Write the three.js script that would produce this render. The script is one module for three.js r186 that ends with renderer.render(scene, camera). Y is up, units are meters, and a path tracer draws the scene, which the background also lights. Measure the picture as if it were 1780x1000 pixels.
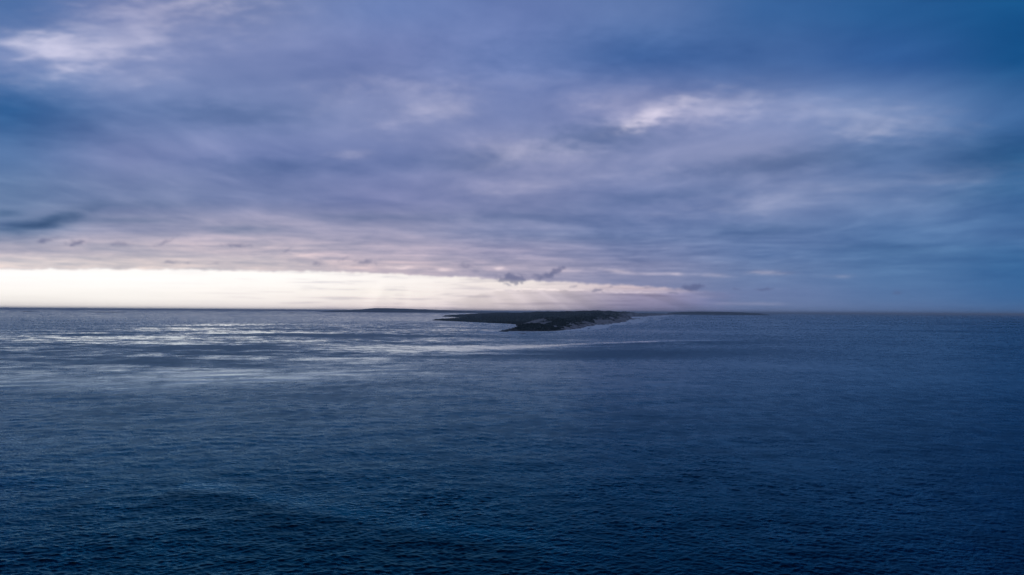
import * as THREE from 'three';
import { mergeGeometries, mergeVertices } from 'three/addons/utils/BufferGeometryUtils.js';

// ---------------------------------------------------------------- camera, sky, sun, exposure
const CAM_H = 90;                                    // a drone about 90 m above open water
const DEG = Math.PI / 180;
const scene = new THREE.Scene();
const camera = new THREE.PerspectiveCamera(45.68, 1780 / 1000, 1, 600000);
camera.position.set(0, CAM_H, 0);
camera.rotation.order = 'YXZ';
camera.rotation.set(2.02 * DEG, 0, 0.338 * DEG);

const renderer = new THREE.WebGLRenderer({ antialias: true });
renderer.toneMapping = THREE.LinearToneMapping;
renderer.toneMappingExposure = 1.0;
renderer.shadowMap.enabled = true;

const SUN_AZ = -18 * DEG, SUN_EL = 7.5 * DEG;      // low sun behind the cloud deck, left of the island
const sun = new THREE.DirectionalLight(new THREE.Color(1.0, 0.88, 0.84), 0.03);
sun.name = 'sun';
sun.position.set(Math.sin(SUN_AZ) * Math.cos(SUN_EL) * 9000, Math.sin(SUN_EL) * 9000, -Math.cos(SUN_AZ) * Math.cos(SUN_EL) * 9000);
sun.target.position.set(0, 0, -3000);
sun.position.z -= 3000;
sun.castShadow = true;
sun.shadow.radius = 90;                                // seen only through cloud: a broad soft glow
sun.shadow.mapSize.set(2048, 2048);
Object.assign(sun.shadow.camera, { left: -4000, right: 4000, top: 4000, bottom: -4000, near: 10, far: 20000 });
scene.add(sun, sun.target);

scene.fog = new THREE.FogExp2(new THREE.Color(1.0, 1.0, 1.0), 1.8e-5);   // sea haze

// ---------------------------------------------------------------- noise
function mulberry(a) { return () => { a |= 0; a = (a + 0x6d2b79f5) | 0; let t = Math.imul(a ^ (a >>> 15), 1 | a); t = (t + Math.imul(t ^ (t >>> 7), 61 | t)) ^ t; return ((t ^ (t >>> 14)) >>> 0) / 4294967296; }; }
const rnd = mulberry(4711);
const PERM = new Uint8Array(512), GX = new Float32Array(256), GY = new Float32Array(256);
{ const p = Array.from({ length: 256 }, (_, i) => i); for (let i = 255; i > 0; i--) { const j = Math.floor(rnd() * (i + 1)); [p[i], p[j]] = [p[j], p[i]]; }
  for (let i = 0; i < 512; i++) PERM[i] = p[i & 255];
  for (let i = 0; i < 256; i++) { const a = rnd() * Math.PI * 2; GX[i] = Math.cos(a); GY[i] = Math.sin(a); } }
function noise(x, y) {                               // gradient noise, about -1..1
  const xf = Math.floor(x), yf = Math.floor(y), X = xf & 255, Y = yf & 255, a = x - xf, b = y - yf;
  const u = a * a * a * (a * (a * 6 - 15) + 10), v = b * b * b * (b * (b * 6 - 15) + 10);
  const h00 = PERM[PERM[X] + Y], h10 = PERM[PERM[X + 1] + Y], h01 = PERM[PERM[X] + Y + 1], h11 = PERM[PERM[X + 1] + Y + 1];
  const n00 = GX[h00] * a + GY[h00] * b, n10 = GX[h10] * (a - 1) + GY[h10] * b, n01 = GX[h01] * a + GY[h01] * (b - 1), n11 = GX[h11] * (a - 1) + GY[h11] * (b - 1);
  return 1.5 * (n00 + u * (n10 - n00) + v * (n01 - n00 + u * (n00 - n10 - n01 + n11)));
}
function fbm(x, y, oct, gain = 0.5) { let s = 0, a = 1, t = 0; for (let i = 0; i < oct; i++) { s += a * noise(x, y); t += a; a *= gain; x = x * 2.03 + 17.3; y = y * 2.03 - 9.1; } return s / t; }
const clamp = (x, a = 0, b = 1) => (x < a ? a : x > b ? b : x);
const smooth = (a, b, x) => { const t = clamp((x - a) / (b - a)); return t * t * (3 - 2 * t); };
const lerp = (a, b, t) => a + (b - a) * t;
function table(T, x) {                               // piecewise linear [[x, value...], ...]
  if (x <= T[0][0]) return T[0][1];
  for (let i = 1; i < T.length; i++) if (x <= T[i][0]) return lerp(T[i - 1][1], T[i][1], (x - T[i - 1][0]) / (T[i][0] - T[i - 1][0]));
  return T[T.length - 1][1];
}
const toLin = (c) => { c /= 255; return c <= 0.04045 ? c / 12.92 : Math.pow((c + 0.055) / 1.055, 2.4); };

// ---------------------------------------------------------------- the sky: a cloud deck with a clear bright strip along the left horizon
// Tables of the deck's tone by azimuth (tangent, right of the view) and height (tangent).
const AZS = [-0.75, -0.5628, -0.3749, -0.1879, 0, 0.187, 0.3749, 0.5619, 0.75];
const DECK_T = [0.004, 0.025, 0.045, 0.062, 0.083, 0.115, 0.165, 0.225, 0.292, 0.376, 0.444, 0.62];
const DECK = [
  [[215, 203, 206], [208, 196, 202], [198, 188, 198], [184, 174, 192], [164, 160, 184], [132, 138, 174], [112, 130, 172], [95, 122, 168], [72, 110, 160]],
  [[220, 208, 210], [212, 200, 204], [203, 192, 200], [190, 178, 194], [164, 160, 184], [132, 138, 174], [110, 128, 171], [88, 120, 167], [62, 106, 158]],
  [[222, 210, 212], [212, 201, 204], [204, 193, 200], [192, 180, 194], [166, 161, 185], [133, 139, 174], [106, 128, 171], [84, 119, 166], [58, 104, 156]],
  [[222, 212, 213], [213, 203, 205], [204, 194, 200], [198, 184, 195], [168, 162, 185], [135, 140, 175], [104, 127, 170], [82, 118, 165], [56, 103, 155]],
  [[180, 175, 192], [190, 182, 195], [193, 183, 196], [181, 172, 192], [154, 152, 182], [120, 132, 172], [96, 122, 168], [82, 118, 165], [60, 105, 156]],
  [[118, 137, 173], [150, 153, 182], [153, 154, 182], [147, 149, 180], [130, 140, 178], [110, 128, 172], [104, 127, 172], [86, 120, 168], [74, 112, 162]],
  [[105, 130, 170], [120, 135, 175], [115, 129, 172], [120, 130, 175], [132, 140, 180], [115, 130, 175], [118, 135, 178], [105, 130, 175], [70, 112, 162]],
  [[90, 122, 170], [118, 132, 178], [115, 130, 178], [118, 132, 179], [138, 145, 185], [125, 137, 180], [130, 141, 181], [105, 132, 178], [60, 108, 157]],
  [[62, 110, 165], [108, 130, 178], [118, 135, 181], [130, 142, 186], [118, 133, 181], [128, 138, 183], [115, 133, 180], [105, 131, 179], [70, 112, 165]],
  [[110, 132, 182], [125, 140, 186], [124, 138, 185], [121, 135, 185], [111, 131, 185], [76, 110, 168], [76, 111, 167], [54, 98, 158], [25, 84, 140]],
  [[86, 119, 172], [112, 128, 178], [110, 127, 174], [98, 121, 175], [100, 121, 175], [90, 117, 170], [56, 98, 155], [40, 90, 147], [24, 84, 140]],
  [[58, 96, 150], [72, 103, 154], [70, 102, 153], [65, 99, 152], [63, 98, 152], [55, 94, 147], [42, 88, 142], [36, 84, 138], [26, 80, 134]],
].map((r) => r.map((c) => c.map(toLin)));
const BAND_T = [0.004, 0.012, 0.023, 0.034, 0.044, 0.056];
const BAND = [
  [[248, 240, 228], [250, 242, 230], [247, 237, 227], [240, 226, 218], [230, 215, 212], [158, 153, 180], [108, 125, 170], [88, 115, 165], [74, 107, 161]],
  [[250, 244, 232], [252, 246, 234], [250, 242, 231], [244, 233, 223], [236, 222, 217], [164, 158, 183], [107, 123, 169], [86, 113, 164], [70, 105, 160]],
  [[252, 247, 236], [253, 248, 237], [252, 245, 234], [248, 240, 228], [238, 225, 220], [170, 163, 185], [105, 121, 168], [85, 112, 163], [68, 104, 160]],
  [[253, 249, 240], [253, 250, 241], [253, 248, 238], [251, 244, 234], [243, 232, 224], [214, 196, 200], [104, 120, 167], [83, 111, 162], [66, 102, 158]],
  [[254, 251, 243], [254, 251, 243], [254, 250, 241], [252, 246, 237], [248, 238, 228], [196, 184, 196], [98, 117, 166], [81, 109, 161], [64, 101, 156]],
  [[254, 250, 242], [254, 250, 242], [253, 249, 240], [250, 243, 234], [238, 226, 220], [140, 142, 176], [96, 116, 165], [80, 108, 160], [62, 100, 155]],
].map((r) => r.map((c) => c.map(toLin)));
function tone(T, C, a, t, out) {                     // smooth lookup
  let i = 0; while (i < AZS.length - 2 && a > AZS[i + 1]) i++;
  let j = 0; while (j < T.length - 2 && t > T[j + 1]) j++;
  let u = clamp((a - AZS[i]) / (AZS[i + 1] - AZS[i])), v = clamp((t - T[j]) / (T[j + 1] - T[j]));
  u = u * u * (3 - 2 * u) * 0.6 + u * 0.4; v = v * v * (3 - 2 * v) * 0.6 + v * 0.4;
  for (let c = 0; c < 3; c++) out[c] = lerp(lerp(C[j][i][c], C[j][i + 1][c], u), lerp(C[j + 1][i][c], C[j + 1][i + 1][c], u), v);
}
// Openings in the deck (brighter) and thicker, darker rolls: tangent of azimuth, tangent of height, half sizes, turn, strength
const OPENINGS = [
  [-0.65, 0.386, 0.09, 0.024, -0.02, 0.66], [-0.56, 0.415, 0.15, 0.05, 0.22, 0.46], [-0.53, 0.42, 0.045, 0.022, 0.5, 0.4], [-0.72, 0.395, 0.05, 0.015, -0.1, 0.45], [-0.5, 0.45, 0.1, 0.02, 0.1, 0.35], [-0.56, 0.335, 0.05, 0.010, 0.2, 0.22],
  [-0.2, 0.328, 0.075, 0.014, -0.04, 0.42], [-0.255, 0.318, 0.03, 0.014, 0.5, 0.3], [-0.12, 0.300, 0.06, 0.020, 0.3, 0.42], [-0.232, 0.227, 0.026, 0.007, 0.0, 0.5], [-0.08, 0.295, 0.03, 0.012, 0, 0.3],
  [0.205, 0.287, 0.04, 0.011, 0.4, 0.85], [0.235, 0.302, 0.06, 0.014, 0.25, 0.6], [0.32, 0.302, 0.065, 0.017, 0.15, 0.55], [0.17, 0.31, 0.08, 0.022, 0.0, 0.4], [0.55, 0.284, 0.09, 0.022, -0.05, 0.38], [0.52, 0.268, 0.05, 0.012, 0.15, 0.3], [0.44, 0.30, 0.05, 0.015, 0, 0.2],
  [0.04, 0.235, 0.09, 0.016, -0.1, 0.3], [-0.02, 0.225, 0.04, 0.014, 0.3, 0.25], [0.1, 0.195, 0.12, 0.014, 0.1, 0.2], [0.38, 0.16, 0.14, 0.014, 0.12, 0.2], [0.62, 0.195, 0.14, 0.014, 0.1, 0.2],
  [0.02, 0.335, 0.07, 0.012, 0.0, 0.16],
];
const ROLLS = [
  [-0.7, 0.28, 0.12, 0.03, -0.1, 0.28], [-0.42, 0.285, 0.10, 0.018, -0.05, 0.3], [-0.36, 0.21, 0.10, 0.014, 0.0, 0.26], [-0.06, 0.22, 0.09, 0.016, 0.05, 0.24],
  [0.13, 0.257, 0.085, 0.020, 0.05, 0.42], [0.08, 0.38, 0.2, 0.030, 0.05, 0.22], [0.45, 0.225, 0.16, 0.016, 0.12, 0.32], [0.72, 0.235, 0.09, 0.022, 0.15, 0.34], [0.68, 0.172, 0.08, 0.012, 0.1, 0.26],
  [0.2, 0.165, 0.10, 0.010, 0.1, 0.24], [0.36, 0.118, 0.08, 0.010, 0.05, 0.24], [0.12, 0.105, 0.12, 0.008, 0.0, 0.16], [0.56, 0.093, 0.07, 0.008, 0.0, 0.15],
  [-0.67, 0.128, 0.05, 0.010, 0.28, 0.62], [-0.71, 0.119, 0.05, 0.008, 0.1, 0.45], [-0.745, 0.137, 0.02, 0.006, 0, 0.4], [-0.57, 0.128, 0.06, 0.004, 0.0, 0.3], [-0.4, 0.115, 0.05, 0.006, 0.0, 0.25],
  [-0.2, 0.135, 0.08, 0.006, 0.0, 0.2], [-0.55, 0.152, 0.09, 0.006, 0.0, 0.2], [0.0, 0.135, 0.1, 0.007, 0.0, 0.16],
];
// Small dark scud clouds under the deck
const SCUD = [
  [0.0, 0.0452, 0.0165, 0.0075, 0.0, 1.0], [0.061, 0.0545, 0.018, 0.006, 0.45, 0.7], [0.035, 0.049, 0.012, 0.004, 0.0, 0.35], [0.266, 0.0345, 0.0145, 0.0045, 0.12, 0.8], [0.262, 0.0305, 0.008, 0.002, 0, 0.5],
  [0.327, 0.0325, 0.007, 0.0018, 0.0, 0.45], [0.363, 0.0310, 0.009, 0.0018, 0.0, 0.45], [0.375, 0.0325, 0.008, 0.0022, 0.0, 0.5], [0.567, 0.0285, 0.010, 0.0030, 0.0, 0.4], [0.53, 0.0095, 0.012, 0.0015, 0, 0.2],
  [0.127, 0.0295, 0.010, 0.0022, 0.1, 0.55], [0.092, 0.0345, 0.007, 0.0026, 0.1, 0.42], [0.146, 0.0345, 0.006, 0.0025, 0.2, 0.4], [0.236, 0.0255, 0.007, 0.0016, 0.0, 0.5], [0.197, 0.0335, 0.005, 0.002, 0, 0.3],
  [-0.64, 0.094, 0.018, 0.0042, 0.2, 0.6], [-0.685, 0.0975, 0.016, 0.004, 0.1, 0.5], [-0.575, 0.093, 0.02, 0.003, 0, 0.4], [-0.51, 0.096, 0.020, 0.004, 0.5, 0.4], [-0.405, 0.0915, 0.022, 0.004, 0.0, 0.45],
  [-0.5, 0.0665, 0.010, 0.003, 0.0, 0.42], [-0.475, 0.066, 0.006, 0.003, 0.0, 0.35], [-0.435, 0.066, 0.013, 0.003, 0.1, 0.35], [-0.285, 0.066, 0.009, 0.0035, 0.0, 0.45], [-0.215, 0.0685, 0.018, 0.0055, 0.1, 0.45],
  [-0.245, 0.0745, 0.010, 0.004, 0.5, 0.3], [-0.33, 0.085, 0.010, 0.004, 0.6, 0.35], [-0.07, 0.063, 0.012, 0.004, 0.0, 0.4], [-0.055, 0.056, 0.006, 0.003, 0.0, 0.3], [-0.12, 0.059, 0.01, 0.003, 0.0, 0.25],
];
// Glowing chinks where the deck's lower edge is lit from behind
const CHINKS = [
  [-0.02, 0.0605, 0.010, 0.0022, 0, 0.9], [-0.16, 0.0612, 0.018, 0.0022, 0, 0.7], [-0.1, 0.0572, 0.012, 0.002, 0, 0.7], [0.085, 0.0580, 0.022, 0.0025, 0, 0.5], [0.155, 0.0575, 0.020, 0.0028, -0.1, 0.6], [0.205, 0.0535, 0.018, 0.002, 0, 0.4],
  [0.24, 0.0535, 0.014, 0.0022, 0, 0.75], [0.30, 0.052, 0.018, 0.0026, 0, 0.3], [0.375, 0.056, 0.022, 0.003, 0, 0.42], [0.48, 0.052, 0.016, 0.0025, 0, 0.22], [0.245, 0.0235, 0.006, 0.0025, 0.3, 0.5], [0.27, 0.0205, 0.02, 0.002, 0, 0.25], [0.32, 0.0105, 0.03, 0.002, 0, 0.22], [0.37, 0.0105, 0.02, 0.002, 0, 0.2],
];
const TOP = [[-3, 0.05], [-0.75, 0.0555], [-0.45, 0.0555], [-0.3, 0.0545], [-0.16, 0.0510], [0, 0.0435], [0.1, 0.0395], [0.19, 0.0350], [0.26, 0.0300], [0.31, 0.0262]];
const BANK = [[-0.25, -0.01], [-0.15, 0.0], [-0.02, 0.0285], [0.06, 0.030], [0.14, 0.0275], [0.2, 0.0265], [0.3, 0.0265]];   // top of the far cloud bank below the strip
const SW = 4096, SH = 2048;
const sky = new Float32Array(SW * SH * 4);
{
  const d = [0, 0, 0], b = [0, 0, 0];
  const blob = (L, a, t, wob1, wob2) => {
    let s = 0;
    for (const [fa, ft, w, h, turn, k] of L) {
      if (Math.abs(a - fa) > w * 3.2 || Math.abs(t - ft) > (h + w * Math.abs(turn)) * 3.2) continue;
      const x = (a - fa) / w + wob1, y = (t - ft - (a - fa) * turn) / h + wob2;
      s += k * Math.exp(-(x * x + y * y) * 0.9);
    }
    return s;
  };
  for (let row = SH / 2 - 4; row < SH; row++) {
    const el = ((row + 0.5) / SH - 0.5) * Math.PI, te = Math.tan(clamp(el, 0.0005, 1.5));
    for (let col = 0; col < SW; col++) {
      const round = ((col + 0.5) / SW - 0.5) * 2 * Math.PI;      // x = cos, z = sin
      let az = Math.atan2(Math.cos(round), -Math.sin(round));    // right of -z
      const near = smooth(60 * DEG, 42 * DEG, Math.abs(az));     // the sky in view; beyond it the deck goes on
      const ta = Math.tan(clamp(az, -1.1, 1.1)), t = Math.max(0.0005, te / Math.max(0.72, Math.cos(az)) - 0.003);
      // cloud deck, seen in perspective on a plane
      const k = 1 / (te + 0.045), px = Math.sin(az) * k, pz = Math.cos(az) * k;
      const seen = near > 0 && t < 0.62, lo = seen && t < 0.075;
      const w1 = fbm(px * 0.55 + 3.1, pz * 0.5 - 1.7, 3), w2 = fbm(px * 0.6 - 8.2, pz * 0.5 + 5.3, 3);
      const n = fbm(px * 0.8 + w1 * 0.8 + 11, pz * 0.72 + w2 * 0.8, seen ? 6 : 3, 0.54);
      const n2 = !seen ? 0 : fbm(px * 2.3 + w1 * 1.0 - 4, pz * 1.7 + w2 * 0.9 + 7, 5, 0.56);
      const f1 = !seen ? 0 : fbm(az * 34 + w2 * 2, t * 85 + w1 * 2, 4), f2 = !seen ? 0 : fbm(az * 28 + 40, t * 95 + 13 + w2, 4);
      tone(DECK_T, DECK, ta, t, d);
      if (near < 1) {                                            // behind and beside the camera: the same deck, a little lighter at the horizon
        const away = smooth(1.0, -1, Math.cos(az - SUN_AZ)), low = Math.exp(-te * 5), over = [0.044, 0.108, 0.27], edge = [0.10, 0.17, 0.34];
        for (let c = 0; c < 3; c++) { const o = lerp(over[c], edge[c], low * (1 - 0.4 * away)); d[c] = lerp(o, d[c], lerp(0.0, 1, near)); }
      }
      const zen = smooth(0.8, 1.9, te);                          // unseen overhead deck, lightened to mid-view tone to brighten the surf
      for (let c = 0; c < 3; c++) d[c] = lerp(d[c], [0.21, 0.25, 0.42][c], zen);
      const under = !seen ? 0 : fbm(px * 1.5 + w1 * 0.25 + 20, pz * 0.95, 4, 0.5) - fbm(px * 1.5 + w1 * 0.25 + 20, pz * 0.95 + 0.32, 4, 0.5);   // lumps: lit edge, darker underside
      let m = n * 0.44 + n2 * 0.26 + under * 0.26;
      m *= smooth(0.02, 0.12, t) * 0.75 + 0.25;
      const up = blob(OPENINGS, ta, t, f1 * 0.9 + n2 * 0.5, f2 * 0.9 + n2 * 0.6) * near, dn = blob(ROLLS, ta, t, f1 * 0.6, f2 * 0.7) * near;
      const g = clamp(m, -0.45, 0.6);
      const rr = Math.exp(g * 1.05), gg = Math.exp(g * 0.78), bb = Math.exp(g * 0.5);
      const core = up > 0.02 ? smooth(0.3, 1.5, up + fbm(px * 5 + w1 * 2, pz * 3.4 + w2 * 2, 4) * 0.6) : 0;
      const li = up * (0.5 + 0.9 * n2 + 0.5 * under) + core * 0.2;
      d[0] = d[0] * rr * Math.exp(-dn * 1.4) + li * 0.36; d[1] = d[1] * gg * Math.exp(-dn * 0.95) + li * 0.295; d[2] = d[2] * bb * Math.exp(-dn * 0.68) + li * 0.25;
      // thin layered streaks low in the deck
      const lowk = smooth(0.16, 0.07, t) * smooth(0.9, 0.1, ta) * smooth(0.03, 0.06, t);
      const st = lowk <= 0 ? 0 : fbm(az * 9 + w1, t * 160 + 3, 5, 0.6) * 0.75 + fbm(az * 26, t * 330, 3) * 0.35;
      for (let c = 0; c < 3; c++) d[c] *= Math.exp(st * lowk * [0.62, 0.5, 0.34][c]);
      // the clear strip
      tone(BAND_T, BAND, ta, t, b);
      const top = table(TOP, ta) + (lo ? f1 * 0.0022 + fbm(az * 70, t * 60, 4) * 0.0026 : 0);
      let inside = smooth(top + 0.0022, top - 0.0024, t) * smooth(0.36, 0.22, ta + 0.03 * f2);
      const thin = lo ? fbm(az * 7, t * 260, 4) : 0;
      const glow = lerp(1, 1.1, smooth(0.1, -0.45, ta)) * Math.exp(Math.min(0.2, 0.001 / (t + 0.003)) * smooth(0.2, -0.1, ta));
      for (let c = 0; c < 3; c++) b[c] *= glow * (1 + 0.05 * thin) * (c === 2 ? 1.05 : 1);
      if (lo && ta > -0.6 && ta < 0.45) {                              // far bank below the strip, with shafts of light fanning from the hidden sun
        const bt = table(BANK, ta) + 0.0032 * Math.abs(fbm(az * 55 + 9, 3.3, 4)) - 0.001, bk = smooth(bt + 0.0006, bt - 0.0006, t) * smooth(-0.3, 0.05, ta);
        const fan = (ta + 0.13) / (0.115 - t + 0.02), shaft = fbm(fan * 2.3 + 0.4, 1.7, 3, 0.5);
        const rim = Math.exp(-Math.pow((t - bt) / 0.0012, 2)) * smooth(-0.05, 0.02, ta) * smooth(0.26, 0.15, ta) * clamp(0.6 + f1);
        for (let c = 0; c < 3; c++) b[c] = b[c] * lerp(1, [0.88, 0.87, 0.90][c], bk * smooth(-0.1, 0.1, ta)) * (1 + shaft * 0.34 * bk) + rim * [0.5, 0.42, 0.36][c];
        const beam = smooth(0.02, 0.5, shaft) * smooth(0.047, 0.012, t) * smooth(-0.3, -0.14, ta) * smooth(0.24, 0.06, ta);
        for (let c = 0; c < 3; c++) b[c] += beam * [0.17, 0.145, 0.13][c];
        const veil = fbm(az * 10 + 5, t * 300, 4);               // thin grey bars across the strip
        const bar = smooth(0.0, 0.45, veil) * 0.24 * smooth(-0.6, -0.2, ta);
        for (let c = 0; c < 3; c++) b[c] *= 1 - bar * [1, 1, 0.8][c];
      }
      if (near < 1) inside *= near + (1 - near) * smooth(2.6, 0.9, Math.abs(az + 0.25)) * 0.6 * (az < 0 ? 1 : 0);
      const sc = !seen || t > 0.12 ? 0 : blob(SCUD, ta, t, fbm(az * 110, t * 130, 4) * 1.25, fbm(az * 100 + 31, t * 140, 4) * 1.1) * near, ch = !lo ? 0 : blob(CHINKS, ta, t, f1 * 1.3, f2) * near;
      const dark = smooth(0.08, 0.62, sc), o = (row * SW + col) * 4;
      for (let c = 0; c < 3; c++) {
        let v = lerp(d[c], b[c], inside) + ch * [0.42, 0.32, 0.26][c] * (1 - inside);
        v = lerp(v, lerp(v * 0.5, [0.125, 0.155, 0.33][c], 0.6), dark * 0.82);
        sky[o + c] = Math.max(v, 0.004);
      }
      sky[o + 3] = 1;
    }
  }
  for (let row = 0; row < SH / 2 - 4; row++) sky.copyWithin(row * SW * 4, (SH / 2 - 4) * SW * 4, (SH / 2 - 3) * SW * 4);
}
const skyTex = new THREE.DataTexture(sky, SW, SH, THREE.RGBAFormat, THREE.FloatType);
skyTex.mapping = THREE.EquirectangularReflectionMapping;
skyTex.magFilter = THREE.LinearFilter;
skyTex.needsUpdate = true;
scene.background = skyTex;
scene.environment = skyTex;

function put(o, name, label, category, kind, group) {
  o.name = name; o.userData.label = label;
  if (category) o.userData.category = category;
  if (kind) o.userData.kind = kind;
  if (group) o.userData.group = group;
  o.traverse((m) => { if (m.isMesh) { m.castShadow = true; m.receiveShadow = true; } });
  scene.add(o);
  return o;
}

// ---------------------------------------------------------------- the sea
const WAVES = [];
{
  const wr = mulberry(99), gauss = () => Math.sqrt(-2 * Math.log(wr() + 1e-9)) * Math.cos(6.2832 * wr());
  for (let i = 0; i < 150; i++) {
    const lam = i < 8 ? 30 + wr() * 60 : i < 32 ? 6 + 11 * wr() : 1.15 * Math.pow(5.0, wr());
    const th = (i < 8 ? 0.35 * gauss() - 0.25 : 0.52 * gauss() + (wr() < 0.5 ? 0.22 : -0.18));
    const k = 2 * Math.PI / lam, slope = (i < 8 ? 0.0045 : i < 32 ? 0.0072 : 0.0128) * (0.5 + wr());
    WAVES.push([Math.sin(th) * k, Math.cos(th) * k, slope * 1.41 / k, wr() * 6.2832, lam, Math.sin(th), Math.cos(th)]);
  }
  WAVES.sort((a, b) => b[4] - a[4]);
}
// ruffled-water normals on a periodic tile, made from a directional wave spectrum
function fft(re, im, n, off, stride) {
  for (let i = 1, j = 0; i < n; i++) { let bit = n >> 1; for (; j & bit; bit >>= 1) j ^= bit; j ^= bit; if (i < j) { const a = off + i * stride, b = off + j * stride; let q = re[a]; re[a] = re[b]; re[b] = q; q = im[a]; im[a] = im[b]; im[b] = q; } }
  for (let len = 2; len <= n; len <<= 1) {
    const ang = 2 * Math.PI / len, h = len >> 1;
    for (let m = 0; m < h; m++) {
      const wr = Math.cos(ang * m), wi = Math.sin(ang * m);
      for (let i = m; i < n; i += len) {
        const a = off + i * stride, b = off + (i + h) * stride, xr = re[b] * wr - im[b] * wi, xi = re[b] * wi + im[b] * wr;
        re[b] = re[a] - xr; im[b] = im[a] - xi; re[a] += xr; im[a] += xi;
      }
    }
  }
}
const TILE = 317;
function waveNormals(N, tile, lmin, lmax, rms, seed, spread) {
  const r = mulberry(seed), g = () => Math.sqrt(-2 * Math.log(r() + 1e-9)) * Math.cos(6.2832 * r());
  const re = new Float64Array(N * N), im = new Float64Array(N * N);
  const kmin = tile / lmax, kmax = tile / lmin;
  for (let y = 0; y < N; y++) for (let x = 0; x < N; x++) {
    const fx = x < N / 2 ? x : x - N, fy = y < N / 2 ? y : y - N, f = Math.hypot(fx, fy);
    if (f < kmin || f > kmax || f === 0) continue;
    const c = fy / f, dir = Math.pow(Math.abs(c), spread) + 0.06;
    const amp = dir / f * smooth(kmin, kmin * 1.8, f);          // slope spectrum falls slowly
    const a = g() * amp, b = g() * amp, sx = fx / f, sy = fy / f;
    // Sx + i Sz in one transform; h hermitian is not needed since only the two parts are read
    const i = y * N + x; re[i] = a * sx - b * sy; im[i] = b * sx + a * sy;
  }
  for (let y = 0; y < N; y++) fft(re, im, N, y * N, 1);
  for (let x = 0; x < N; x++) fft(re, im, N, x, N);
  let s = 0; for (let i = 0; i < N * N; i++) s += re[i] * re[i] + im[i] * im[i];
  const k = rms / Math.sqrt(s / (N * N)), out = new Uint8Array(N * N * 4);
  for (let i = 0; i < N * N; i++) {
    const a = -re[i] * k, b = -im[i] * k, l = 1 / Math.sqrt(1 + a * a + b * b);
    out[i * 4] = Math.round((a * l * 0.5 + 0.5) * 255); out[i * 4 + 1] = Math.round((b * l * 0.5 + 0.5) * 255); out[i * 4 + 2] = Math.round((l * 0.5 + 0.5) * 255); out[i * 4 + 3] = 255;
  }
  const t = new THREE.DataTexture(out, N, N, THREE.RGBAFormat);
  t.wrapS = t.wrapT = THREE.RepeatWrapping; t.magFilter = THREE.LinearFilter; t.minFilter = THREE.LinearMipmapLinearFilter; t.needsUpdate = true;
  return t;
}
const ripple = waveNormals(2048, TILE, 0.4, 6, 0.15, 31, 0.9);
const water = (ns, rough, name) => {
  const m = new THREE.MeshPhysicalMaterial({ color: new THREE.Color().setRGB(0.0, 0.003, 0.008), roughness: rough, metalness: 1, ior: 1.333, normalMap: ripple, normalScale: new THREE.Vector2(ns, ns) });
  m.specularColor = new THREE.Color().setRGB(0.42, 0.77, 1.0);
  m.name = name; return m;
};
const LEVELS = 12, RIPPLE = [[0, 0.95], [0.38, 0.65], [0.62, 0.42], [0.82, 0.22], [1, 0.09]], ROUGH = [[0, 0.38], [0.38, 0.26], [0.62, 0.18], [0.82, 0.1], [1, 0.05]];
const waterMats = Array.from({ length: LEVELS }, (_, i) => water(table(RIPPLE, i / (LEVELS - 1)), table(ROUGH, i / (LEVELS - 1)), 'water_from_ruffled_to_slick_' + i));
// How calm the water is at a place: streaks and patches of smoother water drawn out by the tide (X right, D ahead, metres)
const PATCH = [  // X, D, half sizes, turn, strength
  [-1080, 2720, 150, 170, 0.0, 1.0], [-1700, 4050, 220, 260, 0.25, 0.9], [-1450, 3300, 260, 130, 0.1, 0.55], [-1050, 2150, 210, 120, 0.1, 0.75], [-1000, 2330, 130, 100, 0.0, 0.5],
  [-170, 1640, 170, 110, 0.1, 0.85], [-260, 1500, 150, 60, 0.0, 0.6], [-60, 1440, 150, 50, 0.1, 0.55], [-560, 1520, 220, 60, 0.0, 0.55], [-620, 1310, 190, 45, -0.1, 0.5], [-330, 1270, 130, 30, 0.1, 0.6],
  [-30, 1720, 160, 90, 0.3, 0.8], [-640, 1960, 160, 60, 0.1, 0.5], [-900, 1800, 220, 60, 0.0, 0.45], [-1300, 2000, 260, 80, 0.0, 0.4], [-520, 1020, 230, 70, -0.2, 0.5], [-330, 900, 130, 60, 0.0, 0.4],
];
const RUFFLE = [
  [-720, 1600, 260, 110, 0.1, 0.9], [-820, 2470, 240, 120, 0.05, 0.8], [-420, 2350, 420, 150, 0.0, 0.55], [-560, 1130, 200, 60, -0.1, 0.6], [120, 1420, 260, 170, 0.25, 0.55], [420, 1560, 300, 120, 0.2, 0.35], [-1550, 3650, 200, 130, 0.2, 0.6], [-1100, 1300, 180, 90, 0.0, 0.5],
  
];
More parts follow.
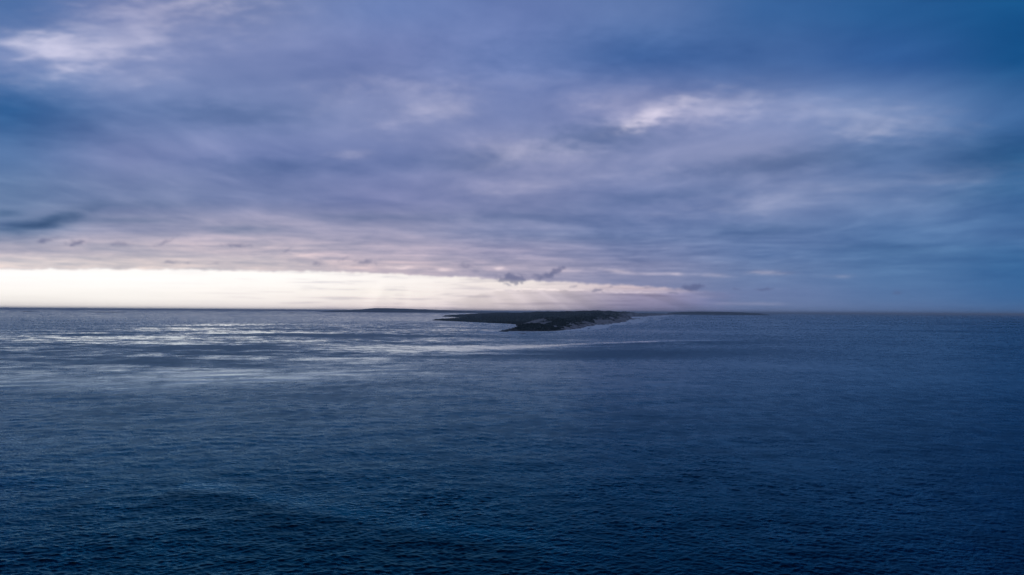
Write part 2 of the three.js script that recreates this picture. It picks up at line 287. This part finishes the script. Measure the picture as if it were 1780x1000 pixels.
// a tide line across the near water: smoother along it, choppy on its near side
function tideLine(X, D) {
  if (X < -230 || X > 40 || D > 420) return 1;
  const df = D - table([[-190, 372], [-150, 347], [-110, 322], [-70, 300], [-40, 286], [-5, 272], [20, 262]], X) + 5 * noise(X / 14, D / 14), ends = smooth(-230, -150, X) * smooth(40, -10, X);
  return 1 + ends * (-0.42 * Math.exp(-Math.pow((df - 8) / 10, 2)) + 0.3 * smooth(-2, -14, df) * smooth(-75, -30, df));
}
function calm(X, D) {
  const l = Math.log(D);
  let s = 0;
  for (const [x, d, w, h, turn, k] of PATCH) { const u = (X - x) / w, v = (D - d - (X - x) * turn) / h; const q = u * u + v * v; if (q < 9) s += k * Math.exp(-q * 0.8); }
  for (const [x, d, w, h, turn, k] of RUFFLE) { const u = (X - x) / w, v = (D - d - (X - x) * turn) / h; const q = u * u + v * v; if (q < 9) s -= k * Math.exp(-q * 0.8); }
  // tide rip: a long smooth line curving away to the right
  const line = table([[-60, 1690], [40, 1740], [150, 1850], [300, 1980], [480, 2120], [760, 2260], [1100, 2300]], X), dl = D - line;
  if (X > -120 && X < 1150) s += 0.95 * Math.exp(-Math.pow((dl - 30) / (26 + X * 0.02), 2)) * smooth(900, 200, X) - (0.36 + 0.7 * fbm(X / 110 + 2, D / 80, 4)) * smooth(-8, -60 + 60 * fbm(X / 90, D / 60, 3), dl) * smooth(-420, -60, dl) * smooth(-60, 60, X) * smooth(1150, 500, X);
  const foam = table([[-150, 347], [-110, 322], [-70, 300], [-40, 286], [-5, 272]], X), df = D - foam;
  if (X > -170 && X < 10) s += 0.3 * Math.exp(-Math.pow((df - 7) / 9, 2)) - 0.3 * smooth(0, -8, df) * smooth(-60, -10, df);
  const a = fbm(X / 420 + 3, D / 260 - 4, 4), b = fbm(X / 75, D / 62 + 5, 5, 0.6), c = fbm(X / 1500 + 8, D / 700, 3);
  const left = smooth(450, -500, X) * smooth(-2500, -1300, X), mid = smooth(450, 1500, D) * smooth(5600, 2400, D), grain = fbm(X / 13 + 50, D / 17, 3), bay = smooth(300, -600, X) * smooth(3200, 8000, D);
  return 0.2 + s * (0.75 + 0.9 * b) + a * lerp(0.18, 0.95, left * mid) + b * lerp(0.22, 1.15, left * mid) + c * 0.2 + left * 0.06 + grain * 0.3 + bay * 0.2;
}
{
  const rows = [];
  for (let r = 3; r < 120; r += 9) rows.push(r);
  for (let r = 120; r < 205; r += 2.5) rows.push(r);
  for (let r = 205; r < 300000;) { rows.push(r); r += Math.max(0.5, 0.44 * r * r / (683 * CAM_H)) * (r > 20000 ? 1.5 : 1); if (r > 60000) r *= 1.25; }
  rows.push(330000);
  const cols = [];
  const A = 44, step = 0.062;
  for (let a = -180; a < -A; a += 4) cols.push(a);
  for (let a = -A; a <= A; a += step) cols.push(a);
  for (let a = A + step; a < 180; a += 4) cols.push(a);
  cols.push(180);
  const nr = rows.length, nc = cols.length, pos = new Float32Array(nr * nc * 3), uv = new Float32Array(nr * nc * 2);
  const sn = cols.map((a) => Math.sin(a * DEG)), cs = cols.map((a) => Math.cos(a * DEG));
  for (let j = 0; j < nr; j++) {
    const r = rows[j], dr = j ? r - rows[j - 1] : 9;
    const sp = Math.max(dr, r * step * DEG);
    const act = [];
    for (const w of WAVES) { const f = smooth(1.6, 3, w[4] / sp); if (f > 0.01) act.push([w[0], w[1], w[2] * f, w[3], w[5], w[6]]); }
    for (let i = 0; i < nc; i++) {
      const x = sn[i] * r, D = cs[i] * r, q = (j * nc + i) * 3;
      let h = 0, dx = 0, dz = 0;
      if (Math.abs(cols[i]) <= A + 0.1) {
        const gust = tideLine(x, D) * 0.85 + 0.45 * noise(x / 70 + 5, D / 55) + 0.25 * noise(x / 23, D / 19);
        for (let n = 0; n < act.length; n++) { const w = act[n], p = w[0] * x + w[1] * D + w[3], s = Math.sin(p) * w[2]; h += Math.cos(p) * w[2]; dx -= s * w[4]; dz -= s * w[5]; }
        const edge = smooth(A, A - 2, Math.abs(cols[i])) * gust; h *= edge; dx *= edge; dz *= edge;
      }
      pos[q] = x + dx; pos[q + 1] = h; pos[q + 2] = -(D + dz);
      uv[(j * nc + i) * 2] = x / TILE; uv[(j * nc + i) * 2 + 1] = D / TILE;
    }
  }
  const buckets = waterMats.map(() => []);
  for (let j = 0; j < nr - 1; j++) for (let i = 0; i < nc - 1; i++) {
    const a = j * nc + i, b = a + 1, c = a + nc, d = c + 1;
    let lev = 4;
    if (Math.abs(cols[i]) < A && rows[j] > 180) {
      const X = pos[a * 3], D = -pos[a * 3 + 2], v = calm(X, D) + (((Math.imul(a, 2654435761) >>> 8) & 255) / 255 - 0.5) * 0.07;
      lev = clamp(Math.floor((v + 0.25) / 1.25 * LEVELS), 0, LEVELS - 1);
    }
    buckets[lev].push(a, b, c, b, d, c);
  }
  const g = new THREE.BufferGeometry(), total = buckets.reduce((s, b) => s + b.length, 0), index = new Uint32Array(total);
  let at = 0;
  buckets.forEach((b, k) => { index.set(b, at); g.addGroup(at, b.length, k); at += b.length; });
  g.setIndex(new THREE.BufferAttribute(index, 1));
  g.setAttribute('position', new THREE.BufferAttribute(pos, 3));
  g.setAttribute('uv', new THREE.BufferAttribute(uv, 2));
  g.computeVertexNormals();
  put(new THREE.Mesh(g, waterMats), 'sea', 'dark blue open sea with small waves and smooth pale streaks', undefined, 'structure');
  console.log('sea', nr, nc, total / 3);
}

// ---------------------------------------------------------------- the island
const BAYSIDE = [[-62, 3075], [-20, 3150], [10, 3260], [40, 3420], [60, 3700], [40, 4100], [20, 4500], [30, 4700], [-20, 5050], [-230, 5500], [-430, 5950], [-620, 6350], [-800, 6760], [-790, 7000], [-690, 7600], [-640, 8600], [-730, 9600], [-860, 10400], [-1150, 11400], [-1270, 12600], [-1100, 14200], [-400, 15200], [600, 15800], [1700, 17000], [2800, 20000], [5600, 29000], [8300, 39000]];
const OCEANSIDE = [[10400, 41000], [7000, 29500], [4500, 20500], [3200, 16000], [2700, 14000], [2120, 12400], [1800, 11300], [1640, 10100], [1560, 9000], [1410, 8250], [1220, 7600], [1130, 6800], [980, 6050], [830, 5450], [640, 4820], [560, 4560], [450, 4080], [370, 3720], [300, 3420], [215, 3190], [150, 3085], [60, 3060]];
const coast = [];
{
  const cr = mulberry(7), raw = [...BAYSIDE.map((p) => [...p, 0]), ...OCEANSIDE.map((p) => [...p, 1])];
  for (let i = 0; i < raw.length; i++) {
    const a = raw[i], b = raw[(i + 1) % raw.length], len = Math.hypot(b[0] - a[0], b[1] - a[1]), n = clamp(Math.round(len / 45), 1, 24), ox = (b[1] - a[1]) / len, oz = -(b[0] - a[0]) / len;
    for (let k = 0; k < n; k++) {
      const t = k / n, x = lerp(a[0], b[0], t), d = lerp(a[1], b[1], t), w = (a[2] ? 0.006 : 0.0022) * d * (k ? 1 : 0.3), q = fbm(x / 260 + 3, d / 260, 3) * 2.2 + (cr() - 0.5) * 0.7;
      coast.push([x + ox * w * q, d + oz * w * q, a[2]]);
    }
  }
}
function inland(x, d) {                              // [distance to the shore, > 0 on land; 1 on the ocean side]
  let best = 1e18, side = 0, inside = false;
  for (let i = 0, j = coast.length - 1; i < coast.length; j = i++) {
    const a = coast[j], b = coast[i], ex = b[0] - a[0], ez = b[1] - a[1];
    if ((a[1] > d) !== (b[1] > d) && x < a[0] + (d - a[1]) / ez * ex) inside = !inside;
    const t = clamp(((x - a[0]) * ex + (d - a[1]) * ez) / (ex * ex + ez * ez + 1e-9)), px = x - a[0] - ex * t, pz = d - a[1] - ez * t, q = px * px + pz * pz;
    if (q < best) { best = q; side = a[2]; }
  }
  return [inside ? Math.sqrt(best) : -Math.sqrt(best), side];
}
const HUMPS = [  // X, D, height, half sizes
  [40, 3270, 27, 95, 130], [110, 3240, 18, 90, 120], [-25, 3150, 9, 50, 80], [215, 3560, 13, 130, 180], [262, 4230, 41, 105, 190], [150, 4320, 22, 90, 200], [90, 4750, 14, 160, 220], [430, 4500, 30, 120, 240], [360, 3960, 16, 80, 160],
  [600, 5350, 40, 230, 420], [820, 6500, 42, 230, 480], [420, 6100, 14, 300, 420], [1020, 7700, 34, 260, 600], [1250, 9400, 26, 330, 800], [1500, 11400, 22, 420, 1000], [900, 10400, 8, 500, 900], [2300, 14500, 30, 500, 900],
];
const PLATEAU = [[3000, 3], [4700, 7], [5600, 14], [6800, 34], [8500, 64], [10500, 78], [12500, 74], [15000, 62], [20000, 50], [28000, 40], [42000, 36]];
function heightAt(x, d, e) {
  const [dist, side] = e;
  if (dist <= 0) return -3;
  let p = table(PLATEAU, d);
  for (const [hx, hd, h, wx, wd] of HUMPS) { const u = (x - hx) / wx, v = (d - hd) / wd, q = u * u + v * v; if (q < 7) p += h * Math.exp(-q); }
  p *= 1 + 0.26 * fbm(x / 170, d / 170, 4);
  const sc = d / 4000, wide = side ? 26 * sc : (d < 4400 ? 34 : 330 + (d - 5000) * 0.05);
  const rough = fbm(x / 34, d / 34, 4) * 3.2 * Math.min(1, dist / 30) * Math.min(2.2, sc);
  return Math.max(0.35, p * (1 - Math.exp(-dist / Math.max(wide, 20))) + rough + (side ? 2.2 * Math.min(1, dist / 8) : 0.2));
}
const cellsKept = [], cliffSand = (x, d, dist) => fbm(x / 75 + 9, d / 150, 5, 0.6) * 1.6 - dist / (d * 0.05) + 0.36;
const landMat = new THREE.MeshStandardMaterial({ vertexColors: true, roughness: 0.95 });
{
  const T0 = -0.13, T1 = 0.285, dt = 0.00085, nT = Math.round((T1 - T0) / dt), rowsD = [];
  for (let d = 3025; d < 42000; d *= d < 5200 ? 1.0022 : d < 9000 ? 1.0034 : 1.006) rowsD.push(d);
  const nR = rowsD.length, H = new Float32Array(nR * (nT + 1)), E = new Float32Array(nR * (nT + 1)), id = new Int32Array(nR * (nT + 1)).fill(-1);
  const pos = [], col = [], idx = [], lin = (r, g, b) => [r, g, b];
  const scrub = lin(0.020, 0.032, 0.022), scrub2 = lin(0.034, 0.046, 0.030), rock = lin(0.24, 0.175, 0.15), rock2 = lin(0.085, 0.07, 0.065), sand = lin(0.42, 0.35, 0.31);
  for (let j = 0; j < nR; j++) for (let i = 0; i <= nT; i++) {
    const d = rowsD[j], x = (T0 + i * dt) * d, e = inland(x, d), k = j * (nT + 1) + i;
    E[k] = e[1]; H[k] = e[0] > -d * 0.004 ? heightAt(x, d, e) : NaN;
    if (e[0] > 0) cellsKept.push([x, d, H[k], e[0], e[1]]);
    if (Number.isNaN(H[k])) continue;
    id[k] = pos.length / 3; pos.push(x, H[k], -d);
    const n = fbm(x / 60, d / 60, 4), n2 = fbm(x / 17, d / 17, 3);
    let c = n2 > 0 ? scrub2 : scrub, s = 0, ro = 0;
    if (e[1]) { ro = smooth(95, 30, e[0] / (d / 4200) + n * 60) * (d > 3300 ? 1 : 0.35); s = smooth(0.0, 0.3, cliffSand(x, d, e[0])) * (d > 3330 ? 0.9 : 0.1); }
    else s = e[0] < 10 && d < 9000 ? 0.4 : 0;
    const dune = Math.exp(-Math.pow((x - 125) / 110, 2) - Math.pow((d - 4180) / 300, 2)); s = Math.max(s, smooth(0.3, 0.8, dune + n * 0.7 + n2 * 0.3) * 0.9);
    const cove = Math.exp(-Math.pow((x + 395) / 60, 2) - Math.pow((d - 6010) / 120, 2)); s = Math.max(s, cove * 0.9);
    const rk = n2 > 0.05 ? rock : rock2, mixc = (a, b, t) => a.map((v, q) => lerp(v, b[q], t));
    c = mixc(mixc(c, rk, ro), sand, s * (0.75 + 0.5 * n2)); col.push(...c);
  }
  for (let j = 0; j < nR - 1; j++) for (let i = 0; i < nT; i++) {
    const k = j * (nT + 1) + i, a = id[k], b = id[k + 1], c = id[k + nT + 1], d = id[k + nT + 2];
    if (a < 0 || b < 0 || c < 0 || d < 0 || Math.max(H[k], H[k + 1], H[k + nT + 1], H[k + nT + 2]) < -2) continue;
    idx.push(a, b, c, b, d, c);
  }
  const g = new THREE.BufferGeometry();
  g.setIndex(idx); g.setAttribute('position', new THREE.Float32BufferAttribute(pos, 3)); g.setAttribute('color', new THREE.Float32BufferAttribute(col, 3)); g.computeVertexNormals();
  put(new THREE.Mesh(g, landMat), 'island_terrain', 'long dark scrub covered headland with rocky ocean shore in mid sea', undefined, 'structure');
  console.log('land', nR, nT, idx.length / 3, cellsKept.length);
}

// scrub and woodland: too many to count, lumpy crowns of small faces
function clump(seed, flat) {
  const g = mergeVertices(new THREE.IcosahedronGeometry(1, 2).deleteAttribute('uv').deleteAttribute('normal')), p = g.attributes.position, r = mulberry(seed);
  for (let i = 0; i < p.count; i++) { const k = 0.7 + 0.5 * r(), y = p.getY(i); p.setXYZ(i, p.getX(i) * k, (y < 0 ? y * 0.4 : y * k) * flat, p.getZ(i) * k); }
  g.computeVertexNormals(); return g;
}
function scatter(name, label, geo, count, pick, size, colors, seed) {
  const r = mulberry(seed), m = new THREE.InstancedMesh(geo, new THREE.MeshStandardMaterial({ color: 0xffffff, roughness: 0.95 }), count), M = new THREE.Matrix4(), q = new THREE.Quaternion(), up = new THREE.Vector3(0, 1, 0), C = new THREE.Color();
  let n = 0;
  for (let tries = 0; tries < count * 30 && n < count; tries++) {
    const c = cellsKept[Math.floor(r() * cellsKept.length)], [x, d, h, dist, side] = c;
    if (!pick(x, d, h, dist, side, r)) continue;
    const s = size(d, r), X = x + (r() - 0.5) * d * 0.001, D = d + (r() - 0.5) * d * 0.003;
    q.setFromAxisAngle(up, r() * 6.28);
    M.compose(new THREE.Vector3(X, h - s * 0.05, -D), q, new THREE.Vector3(s * (0.8 + 0.5 * r()), s * (0.7 + 0.6 * r()), s * (0.8 + 0.5 * r())));
    m.setMatrixAt(n, M); const a = colors[Math.floor(r() * colors.length)], f = 0.7 + 0.6 * r(); C.setRGB(a[0] * f, a[1] * f, a[2] * f); m.setColorAt(n, C); n++;
  }
  m.count = n; put(m, name, label, undefined, 'stuff');
  console.log(name, n);
}
const GREENS = [[0.018, 0.03, 0.018], [0.026, 0.04, 0.024], [0.03, 0.038, 0.026], [0.016, 0.026, 0.02]];
const bare = (x, d, dist, side) => side && d > 3330 && cliffSand(x, d, dist) > 0.16;
const sandy = (x, d) => Math.exp(-Math.pow((x - 125) / 110, 2) - Math.pow((d - 4180) / 300, 2)) + fbm(x / 60, d / 60, 4) * 0.7 > 0.5;
scatter('coastal_scrub', 'low dark coastal scrub covering the near headland and dunes', clump(3, 0.8), 16000,
  (x, d, h, dist, side, r) => d < 7200 && dist > (side ? (d > 3330 ? 22 : 7) + 26 * r() : 7) * d / 3600 && !sandy(x, d) && !bare(x, d, dist, side) && fbm(x / 60, d / 60, 4) > -0.3 - 0.3 * r(), (d, r) => (2.0 + 3.4 * r() * r()) * (0.7 + d / 9000), GREENS, 21);
scatter('woodland', 'woodland with haze put into its pale colours, covering the back of the island up to its skyline', clump(8, 1.1), 22000,
  (x, d, h, dist, side, r) => d > 5600 && d < 30000 && dist > (side ? 60 : 16) * d / 7000 && !bare(x, d, dist, side), (d, r) => (4.5 + 8 * r() * r() * r()) * (0.75 + d / 26000), [[0.085, 0.095, 0.075], [0.12, 0.125, 0.1], [0.06, 0.072, 0.06]], 22);  // crown greens paled so the colour stands in for haze over the far land

// rocks off the points: each one a thing
function rockGeo(seed, lx, h, lz) {
  const g = mergeVertices(new THREE.IcosahedronGeometry(1, 4).deleteAttribute('uv').deleteAttribute('normal')), p = g.attributes.position;
  for (let i = 0; i < p.count; i++) {
    const x = p.getX(i), y = p.getY(i), z = p.getZ(i), n = 1 + 0.34 * fbm(x * 1.6 + seed * 7, z * 1.6 + y * 1.3, 4) + 0.12 * noise(x * 6 + seed, z * 6 + y * 5);
    p.setXYZ(i, x * n * lx, Math.sign(y) * Math.pow(Math.abs(y), 0.7) * n * h * (0.75 + 0.4 * fbm(x * 3 + seed, z * 3, 2)), z * n * lz);
  }
  g.computeVertexNormals(); return g;
}
const rockMat = new THREE.MeshStandardMaterial({ color: new THREE.Color().setRGB(0.055, 0.045, 0.042), roughness: 0.8 });
const ROCKS = [
  ['reef_rock', 'low dark reef rock awash in surf just off the near headland', 42, 2790, 20, 3.2, 12],
  ['rock_shelf', 'long flat dark rock shelf jutting from the middle of the ocean shore', 610, 4800, 72, 6.5, 46],
  ['rock_stack', 'pale topped rock lump on the shore right of the near headland', 330, 3770, 36, 7, 26],
  ['sea_rock', 'dark rock ledge off the last visible point, nearer of the two', 1360, 7850, 96, 10, 60],
  ['sea_rock_001', 'dark rock at the tip of the farther point among white surf', 1620, 9000, 88, 13, 70],
  ['sea_rock_002', 'small dark rock standing alone in surf between the two points', 1610, 8500, 34, 9, 26],
];
ROCKS.forEach(([name, label, x, d, lx, h, lz], i) => { const m = new THREE.Mesh(rockGeo(i + 1, lx, h, lz), rockMat); m.position.set(x, 0.2, -d); put(m, name, label, 'rock', undefined, 'rocks along the ocean shore'); });

// surf: broken white water in drawn-out lumps along the ocean shore
{
  const r = mulberry(77), g = mergeVertices(new THREE.IcosahedronGeometry(1, 1).deleteAttribute('uv').deleteAttribute('normal')), p = g.attributes.position;
  for (let i = 0; i < p.count; i++) { const k = 0.6 + 0.7 * r(); p.setXYZ(i, p.getX(i) * k, p.getY(i) * k, p.getZ(i) * k); }
  g.computeVertexNormals();
  const N = 19000, m = new THREE.InstancedMesh(g, new THREE.MeshStandardMaterial({ color: new THREE.Color().setRGB(0.96, 0.92, 0.88), roughness: 0.9 }), N), M = new THREE.Matrix4(), q = new THREE.Quaternion(), up = new THREE.Vector3(0, 1, 0);
  let n = 0;
  const drop = (x, d, lx, h, lz, turn) => { if (n >= N) return; q.setFromAxisAngle(up, turn); M.compose(new THREE.Vector3(x, 0.1, -d), q, new THREE.Vector3(lx, h, lz)); m.setMatrixAt(n++, M); };
  const shore = coast.filter((c) => c[2] && c[1] < 21000);
  for (let k = 0; k < 160000 && n < N - 2600; k++) {
    const i = Math.floor(r() * (shore.length - 1)), a = shore[i], b = shore[i + 1], t = r(), x = lerp(a[0], b[0], t), d = lerp(a[1], b[1], t), sc = d / 4000;
    const out = Math.pow(r(), 1.7) * (d < 3300 ? 50 : 105) * sc * (0.7 + 0.5 * Math.min(sc, 2)), X = x + out * 0.9, D = d - out * 0.55;
    if (D < 2850) continue;
    const w = fbm(X / (80 * sc) + 4, D / (26 * sc), 3) + 0.42 - out / (240 * sc); if (w < 0.02 * r() || inland(X, D)[0] > 1) continue;
    drop(X, D, (4 + 15 * r()) * sc, (0.7 + 2.4 * r() * r()) * Math.min(sc, 2), (1.5 + 4 * r()) * sc, -0.35 + (r() - 0.5) * 0.5);
  }
  for (let k = 0; k < 1500; k++) { const t = r(), x = lerp(-140, 150, t), d = 3010 - 60 * Math.sin(t * 3) + (r() - 0.5) * (70 - 40 * t); if (fbm(x / 40, d / 12, 3) > -0.02) drop(x, d, 4 + 11 * r(), 0.5 + 1.3 * r() * r(), 2 + 4 * r(), 0.1); }
  for (let k = 0; k < 420; k++) { const t = r(), x = lerp(-130, 70, t), d = 2835 - 60 * t + (r() - 0.5) * 34; if (fbm(x / 30 + 6, d / 10, 3) > 0.05) drop(x, d, 4 + 10 * r(), 0.5 + 1.2 * r() * r(), 2 + 3 * r(), 0.15); }
  for (const [x, d, w, dd] of [[1560, 8450, 330, 60], [1500, 8050, 260, 40], [1750, 9600, 300, 70], [760, 4900, 90, 22], [520, 3980, 70, 16]]) for (let k = 0; k < 220; k++) { const sc = d / 4000; drop(x + (r() - 0.35) * w, d + (r() - 0.5) * dd, (5 + 14 * r()) * sc, (0.6 + 1.6 * r() * r()) * sc, (2 + 4 * r()) * sc, 0); }
  m.count = n;
  put(m, 'surf', 'white surf breaking along the ocean shore of the island', undefined, 'stuff');
  console.log('surf', n);
}

// ---------------------------------------------------------------- far land on the horizon
const hillMat = new THREE.MeshStandardMaterial({ color: new THREE.Color().setRGB(0.05, 0.058, 0.05), roughness: 1 });
function ridge(name, label, D, prof, depth, seed) {   // prof: [tangent, height above the sea]
  const n = 260, mrows = 14, t0 = prof[0][0], t1 = prof[prof.length - 1][0], pos = [], idx = [];
  for (let j = 0; j <= mrows; j++) for (let i = 0; i <= n; i++) {
    const t = lerp(t0, t1, i / n), v = j / mrows, d = D + v * depth, across = Math.sin(Math.PI * clamp(v * 1.02)) ** 0.8, x = t * d;
    const h = table(prof, t) * (1 + 0.07 * fbm(t * 90 + seed, v * 3, 4)) * lerp(0.0, 1, across) * smooth(t0, t0 + 0.004, t) * smooth(t1, t1 - 0.004, t);
    pos.push(x, h - 1, -d);
  }
  for (let j = 0; j < mrows; j++) for (let i = 0; i < n; i++) { const a = j * (n + 1) + i; idx.push(a, a + 1, a + n + 1, a + 1, a + n + 2, a + n + 1); }
  const g = new THREE.BufferGeometry(); g.setIndex(idx); g.setAttribute('position', new THREE.Float32BufferAttribute(pos, 3)); g.computeVertexNormals();
  put(new THREE.Mesh(g, hillMat), name, label, undefined, 'structure');
}
const HD = 40000, hpx = (p) => CAM_H + (p * 0.45 - 1.0) / 1187 * (HD + 1200);   // p: apparent height above eye level, in 1/1187 of the distance
ridge('far_hills', 'low far hill with a rounded summit on the horizon left of the island', HD,
  [[-0.285, 10], [-0.262, hpx(2.5)], [-0.235, hpx(5.2)], [-0.218, hpx(8)], [-0.205, hpx(11.5)], [-0.195, hpx(13)], [-0.18, hpx(12.8)], [-0.15, hpx(10.5)], [-0.11, hpx(7.5)], [-0.07, hpx(4)], [-0.03, hpx(1)], [0.0, 60]], 2600, 3);
ridge('far_cape', 'thin dark blue cape low on the horizon right of the island', 30000, [[0.225, 70], [0.25, 126], [0.28, 142], [0.31, 138], [0.335, 118], [0.36, 84], [0.378, 30]], 1500, 8);
const isl = (name, label, t0, t1, D, h) => ridge(name, label, D, [[t0, h * 0.5], [lerp(t0, t1, 0.3), h], [lerp(t0, t1, 0.7), h * 0.9], [t1, h * 0.5]], 300, 5);
isl('low_islet', 'longest thin dark islet on the water at far left', -0.62, -0.567, 20000, 14);
isl('low_islet_001', 'thin dark islet on the water nearest the left edge', -0.72, -0.697, 20000, 13);

// ---------------------------------------------------------------- far vessels
const hullMat = new THREE.MeshStandardMaterial({ color: new THREE.Color().setRGB(0.05, 0.05, 0.06), roughness: 0.6 }), deckMat = new THREE.MeshStandardMaterial({ color: new THREE.Color().setRGB(0.35, 0.34, 0.33), roughness: 0.7 });
function vessel(name, label, x, d, L, turn) {
  const o = new THREE.Group(), s = new THREE.Shape();
  s.moveTo(-L / 2, 0); s.lineTo(L * 0.46, 0); s.lineTo(L / 2, L * 0.075); s.lineTo(L * 0.36, L * 0.06); s.lineTo(-L / 2, L * 0.055); s.closePath();
  const hg = new THREE.ExtrudeGeometry(s, { depth: L * 0.13, bevelEnabled: true, bevelSize: L * 0.01, bevelThickness: L * 0.01, bevelSegments: 2 }); hg.translate(0, 0, -L * 0.065);
  const hull = new THREE.Mesh(hg, hullMat); hull.name = 'hull';
  const cab = new THREE.Mesh(mergeGeometries([new THREE.BoxGeometry(L * 0.14, L * 0.09, L * 0.11).translate(-L * 0.34, L * 0.1, 0), new THREE.BoxGeometry(L * 0.1, L * 0.04, L * 0.12).translate(-L * 0.33, L * 0.164, 0)]), deckMat); cab.name = 'superstructure';
  const fun = new THREE.Mesh(new THREE.CylinderGeometry(L * 0.018, L * 0.022, L * 0.07, 12).translate(-L * 0.38, L * 0.215, 0), hullMat); fun.name = 'funnel';
  o.add(hull, cab, fun); o.position.set(x, -0.5, -d); o.rotation.y = turn;
  put(o, name, label, 'ship');
}
vessel('small_vessel', 'tiny dark vessel alone on the grey water at left', -0.4853 * 12500, 12500, 36, 0.9);
vessel('cargo_ship', 'faint long ship on the horizon below the low left hills', -0.321 * 24000, 24000, 150, 0.1);

renderer.render(scene, camera);
